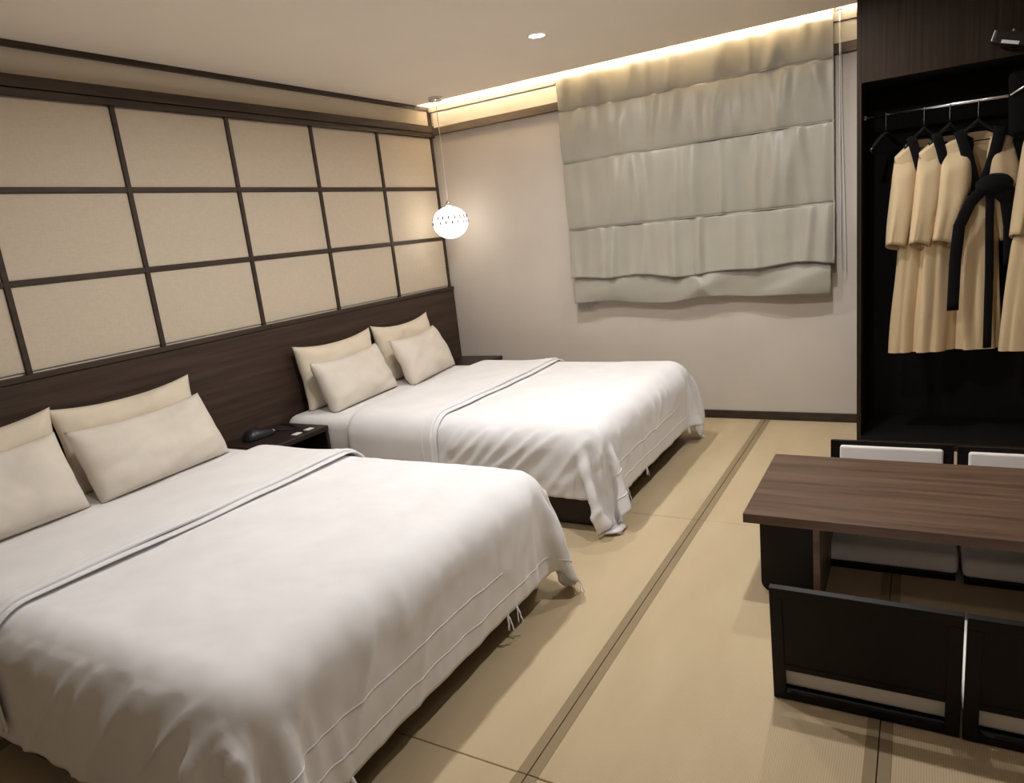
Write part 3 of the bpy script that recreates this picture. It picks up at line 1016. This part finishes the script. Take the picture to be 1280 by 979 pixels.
def hanger(x, th, label, hw=0.155):
    g = frame_fn(x, th)
    h = empty('clothes_hanger', (x, RODY, 1.70), label, 'hanger', 'black hangers on the rod')
    hook = []
    for k in range(13):
        a = -0.3 + k / 12 * 3.7
        hook.append(g(0.0, 0.0, 0) + Vector((0, 0, 0)) + (g(1, 0, 0) - g(0, 0, 0)) * (0.0) + Vector((0, -0.0135 * math.cos(a), RODZ + 0.0135 * math.sin(a))))
    hook = hook[::-1]
    hook = [Vector((p.x, p.y, p.z)) for p in hook]
    start = hook[-1]
    pts = hook + [Vector((x, RODY - 0.012, RODZ - 0.018)), Vector((x, RODY - 0.004, RODZ - 0.032)), Vector((x, RODY, RODZ - 0.045)), Vector((x, RODY, RODZ - 0.085))]
    mk('hook', tube(pts, 0.0022, 6), M_chrome, h, smooth=True)
    arm = []
    for k in range(17):
        s = -hw + 2 * hw * k / 16
        z = RODZ - 0.088 - 0.085 * (abs(s) / 0.155) ** 1.25 - 0.006 - (0.030 * (abs(s) / 0.115) ** 0.5 if hw < 0.15 else 0)
        arm.append(g(s, 0.010 * (abs(s) / 0.155) ** 2, z))
    mk('shoulder_bar', tube(arm, [0.008 + 0.006 * (1 - abs(k - 8) / 8) for k in range(17)], 8, flat=0.7), M_blackpl, h, smooth=True)
    mk('trouser_bar', tube([arm[0] + Vector((0, 0, -0.004)), g(-hw * 0.84, 0.004, RODZ - 0.195), g(hw * 0.84, 0.004, RODZ - 0.195), arm[-1] + Vector((0, 0, -0.004))], 0.0035, 6), M_blackpl, h, smooth=True)
    return h


def robe(x, th, label, seed, belt, skirt=(0.10, 0.0), slope=0.45):
    """robe on its hanger: flattened lofted body with open V neck, two wide sleeves, black collar bands, sash"""
    g = frame_fn(x, th)
    r = empty('hanging_robe', (x, RODY, 0.53), label, 'robe', 'tan robes on the rod')
    ZT, ZB, ZW = 1.662, 0.532, 1.36
    K = 88
    rows_ = 62
    ring = []
    for i in range(rows_):
        t = i / (rows_ - 1)
        z = ZT + (ZB - ZT) * t
        if z > ZW:
            q = (ZT - z) / (ZT - ZW)
            w = 0.165 + (0.105 - 0.165) * q ** 1.1
            d = 0.022 + 0.022 * math.sin(PI * min(1, q * 0.9))
            fold = 0.004 * q
            cs = skirt[1] * 0.3 * q
        else:
            q = (ZW - z) / (ZW - ZB)
            w = 0.105 + (skirt[0] - 0.105) * min(1, q * 3) + 0.012 * q
            d = 0.040 + 0.006 * q
            fold = 0.005 + 0.008 * q
            cs = skirt[1] * (0.3 + 0.7 * q)
        row = []
        for k in range(K):
            a = 2 * PI * k / K
            ca, sa = math.cos(a), math.sin(a)
            s = w * math.copysign(abs(ca) ** 0.8, ca)
            nn = d * math.copysign(abs(sa) ** 0.7, sa)
            wob = fold * (math.sin(a * 6 + seed * 2.1 + 1.5 * noise.noise(Vector((z * 2, seed, 0)))) * 0.7 + noise.noise(Vector((ca * 3, sa * 3 + seed, z * 1.5))))
            L = math.hypot(s, nn) or 1
            s += wob * s / L
            nn += wob * nn / L
            # shoulder slope, fading out downwards
            drop = slope * max(0, abs(s) - 0.05) * max(0, 1 - (ZT - z) / 0.25)
            row.append((s + cs, nn, z - drop))
        ring.append(row)
    V = [g(*p) for row in ring for p in row]
    F = []

    def vhalf(z):     # half width of the open neck
        return max(0.0, 0.082 * (z - ZW - 0.02) / (ZT - ZW - 0.02))
    for i in range(rows_ - 1):
        for k in range(K):
            k2 = (k + 1) % K
            c = [ring[i][k], ring[i][k2], ring[i + 1][k2], ring[i + 1][k]]
            ms = sum(p[0] for p in c) / 4 - 0.0
            mn = sum(p[1] for p in c) / 4
            mz = ZT + (ZB - ZT) * (i + 0.5) / (rows_ - 1)
            if mn > 0.004 and mz > ZW and abs(ms) < vhalf(mz): continue
            F.append((i * K + k, (i + 1) * K + k, (i + 1) * K + k2, i * K + k2))
    # shoulder caps: close the top except the neck opening
    for k in range(K // 2):
        k1, k2 = k, k + 1
        m1, m2 = (K - k1) % K, K - k2
        if abs(ring[0][k1][0]) > 0.08 and abs(ring[0][k2 % K][0]) > 0.08 and k2 < K // 2 + 1:
            q = [k1, k2 % K, m2 % K, m1]
            if len(set(q)) >= 3:
                qq = []
                for e in q:
                    if e not in qq: qq.append(e)
                F.append(tuple(qq))
    bm = bmesh.new()
    vv = [bm.verts.new(p) for p in V]
    for q in F:
        try: bm.faces.new([vv[i] for i in q])
        except ValueError: pass
    mk('body', bm, M_robe, r, smooth=True)
    # sleeves: flat wide tubes hanging from the shoulder
    for sg in (-1, 1):
        rows2, K2 = 26, 36
        V, F = [], []
        for i in range(rows2):
            t = i / (rows2 - 1)
            zc = 1.628 + (1.130 - 1.628) * t
            so = 0.166 + 0.048 * t ** 0.8
            si = 0.060 - 0.025 * math.sin(PI * min(1, t * 1.4)) + 0.060 * max(0, t - 0.5) * 2
            mid, hw = (so + si) / 2, (so - si) / 2
            d = 0.004 + 0.024 * min(1, t * 5) + 0.014 * math.sin(PI * min(1, t)) + 0.006 * t
            for k in range(K2):
                a = 2 * PI * k / K2
                ca, sa = math.cos(a), math.sin(a)
                s = mid + hw * math.copysign(abs(ca) ** 0.85, ca)
                nn = (0.030 if belt else 0.012) * min(1, t * 4) + d * math.copysign(abs(sa) ** 0.8, sa)
                wob = 0.007 * t * noise.noise(Vector((ca * 2.5 + sg, sa * 2.5 + seed, zc * 2.5))) + 0.006 * math.sin(s * 60 + 14 * zc * 0.3 + seed) * (0.3 + t) * (sa > 0)
                zz = zc - slope * max(0, s - 0.07) * (1 - t) - 0.030 * t ** 3 * (1 - ca) * 0.5 + 0.012 * t ** 4 * math.sin(a)
                V.append(g(sg * s, nn + wob, zz))
        for i in range(rows2 - 1):
            for k in range(K2):
                k2 = (k + 1) % K2
                q = (i * K2 + k, i * K2 + k2, (i + 1) * K2 + k2, (i + 1) * K2 + k)
                F.append(q[::-1] if sg > 0 else q)
        F.append(tuple(range(K2)))
        o = mk('sleeve', (V, F), M_robe, r, smooth=True)
        md = o.modifiers.new('thick', 'SOLIDIFY')
        md.thickness = 0.003
        md.offset = 0
    # collar bands
    for sg in (-1, 1):
        pts = []
        for k in range(15):
            t = k / 14
            z = 1.670 + (ZW + 0.01 - 1.670) * t
            s = sg * (0.084 * (1 - t) ** 0.85 + 0.010)
            nn = 0.022 + 0.028 * math.sin(PI * min(1, 0.10 + t * 0.75))
            pts.append((s, nn, z - 0.0))
        V, F = [], []
        w = 0.029
        for (s, nn, z) in pts:
            for (ds, dn) in ((-w, -0.003), (-w * 0.6, 0.004), (w * 0.6, 0.006), (w, -0.001), (w * 0.6, -0.006), (-w * 0.6, -0.007)):
                V.append(g(s + ds, nn + dn, z))
        for i in range(len(pts) - 1):
            for k in range(6):
                k2 = (k + 1) % 6
                F.append((i * 6 + k, (i + 1) * 6 + k, (i + 1) * 6 + k2, i * 6 + k2))
        F += [(0, 1, 2, 3, 4, 5), tuple(len(V) - 6 + k for k in range(6))[::-1]]
        mk('collar_band', (V, F), M_sash, r, smooth=True)
    mk('neck_band', tube([g(0.086 * math.cos(a), -0.026 + 0.045 * (1 - math.sin(a)), 1.668 + 0.010 * math.sin(a)) for a in [PI * k / 12 for k in range(13)]], 0.012, 8, flat=0.6), M_sash, r, smooth=True)
    # sash: band, knot and tails
    band = []
    for k in range(33):
        a = 2 * PI * k / 32
        band.append(g(0.102 * math.cos(a), 0.056 * math.sin(a), ZW - 0.004 * math.sin(a)))
    if belt:
        mk('sash_band', tube(band, 0.016, 8, flat=0.5, up=(0, 0, 1)), M_sash, r, smooth=True)
        def blob(s, nn, z, a, b_, c_, tilt=0.0):
            V, F = [], []
            for i in range(13):
                ph = -PI / 2 + PI * i / 12
                for k in range(20):
                    an = 2 * PI * k / 20
                    q = 1 + 0.12 * noise.noise(Vector((math.cos(an) * 2 + s * 30, math.sin(an) * 2, ph * 1.5)))
                    ls = a * math.cos(ph) * math.cos(an) * q
                    lz = c_ * math.sin(ph) * q
                    V.append(g(s + ls * math.cos(tilt) - lz * math.sin(tilt), nn + b_ * math.cos(ph) * math.sin(an) * q, z + ls * math.sin(tilt) + lz * math.cos(tilt)))
            for i in range(12):
                for k in range(20):
                    k2 = (k + 1) % 20
                    F.append((i * 20 + k, i * 20 + k2, (i + 1) * 20 + k2, (i + 1) * 20 + k))
            return V, F
        mk('sash_knot', merge(blob(0.045, 0.090, 1.390, 0.088, 0.036, 0.052, 0.05), blob(0.100, 0.080, 1.345, 0.060, 0.030, 0.045, -0.6), blob(0.010, 0.080, 1.375, 0.055, 0.030, 0.028, 0.6)), M_sash, r, smooth=True)
        for (path, w) in (([(0.00, 0.092, 1.375), (-0.06, 0.090, 1.31), (-0.105, 0.082, 1.20), (-0.118, 0.078, 1.02), (-0.122, 0.076, 0.76)], 0.029),
                          ([(0.03, 0.092, 1.36), (0.035, 0.085, 1.22), (0.045, 0.082, 0.95), (0.050, 0.080, 0.545)], 0.021),
                          ([(0.06, 0.090, 1.375), (0.11, 0.088, 1.31), (0.135, 0.080, 1.18), (0.145, 0.076, 0.98)], 0.034)):
            pts = []
            for i in range(len(path) - 1):
                for k in range(6):
                    t = k / 6
                    pts.append(g(*[path[i][c] + (path[i + 1][c] - path[i][c]) * t for c in range(3)]))
            pts.append(g(*path[-1]))
            upv = g(0, 1, 0) - g(0, 0, 0)
            mk('sash_tail', tube(pts, w, 8, flat=0.22, up=upv), M_sash, r, smooth=True)
    return r


HK = [3.163, 3.340, 3.455, 3.578, 3.925]
hanger(HK[0], D(62), 'empty black hanger on the wardrobe rod, nothing hanging from it')
for i, (th, lab) in enumerate([(D(38), 'black hanger inside the robe nearest the empty hanger'),
                               (D(36), 'black hanger inside the middle robe'),
                               (D(20), 'black hanger inside the robe with the knotted sash'),
                               (D(20), 'black hanger inside the robe cut off by the picture edge')]):
    hanger(HK[i + 1], th, lab, 0.115)
robe(HK[1], D(38), 'tan robe nearest the empty hanger, turned partly sideways', 1, False, (0.105, -0.055), 0.7)
robe(HK[2], D(36), 'tan robe between two other robes, only its sleeve and skirt showing', 2, False, (0.105, -0.05), 0.65)
robe(HK[3], D(20), 'tan robe facing out with black collar and a knotted black sash', 3, True, (0.085, 0.045))
robe(HK[4], D(20), 'tan robe at the picture edge, only one sleeve and skirt in view', 4, False, (0.15, -0.07))

# ================================================================= fixture on the wardrobe fascia
fx = empty('wall_fixture', (3.67, -0.60, 2.0), 'small dark box with a white label fixed to the wardrobe front', 'fixture')
Mf = Matrix.Translation((3.685, -0.575, 2.035)) @ Matrix.Rotation(D(17), 4, 'Y')
mk('housing', xform(bx(-0.075, 0.09, -0.035, 0.045, -0.030, 0.026, 0.008, 3), Mf), M_blackpl, fx)
mk('white_label', xform(bx(-0.040, 0.030, -0.0365, -0.0345, -0.029, -0.015), Mf), M_label, fx)
mk('end_cap', xform(bx(-0.082, -0.074, -0.033, 0.043, -0.026, 0.022, 0.003, 2), Mf), M_chrome, fx)
mk('screw_stud', lathe([(0.006, 2.058), (0.008, 2.066), (0.004, 2.076)], 3.688, -0.575, 14), M_chrome, fx, smooth=True)
mk('mounting_bracket', bx(3.68, 3.74, -0.545, -0.501, 1.99, 2.03, 0.003, 1), M_black, fx)

# black bag hanging at the picture edge, in front of the rod
hg = empty('hanging_bag', (3.82, -0.40, 1.60), 'plain black soft bag hanging over the rod at the picture edge', 'bag')
b = bx(3.690, 3.95, -0.497, -0.425, 1.60, 1.90, 0.032, 5)
bmesh.ops.subdivide_edges(b, edges=[e for e in b.edges if e.calc_length() > 0.08], cuts=5, use_grid_fill=True)
for v in b.verts:
    v.co += Vector((1, 1, 0)) * 0.010 * noise.noise(v.co * 9) + Vector((0.02, 0, 0)) * (1.75 - v.co.z)
mk('bag_body', b, M_blackcloth, hg, smooth=True)
mk('metal_bar', tube([(3.692, -0.500, 1.795), (3.76, -0.506, 1.83), (3.90, -0.506, 1.845)], 0.006, 8), M_chrome, hg, smooth=True)
mk('carry_loop', tube([(3.76, -0.46, 1.895), (3.77, -0.42, 1.91), (3.78, RODY, 1.832), (3.83, RODY, 1.832), (3.84, -0.42, 1.91), (3.85, -0.46, 1.895)], 0.008, 8), M_sash, hg, smooth=True)
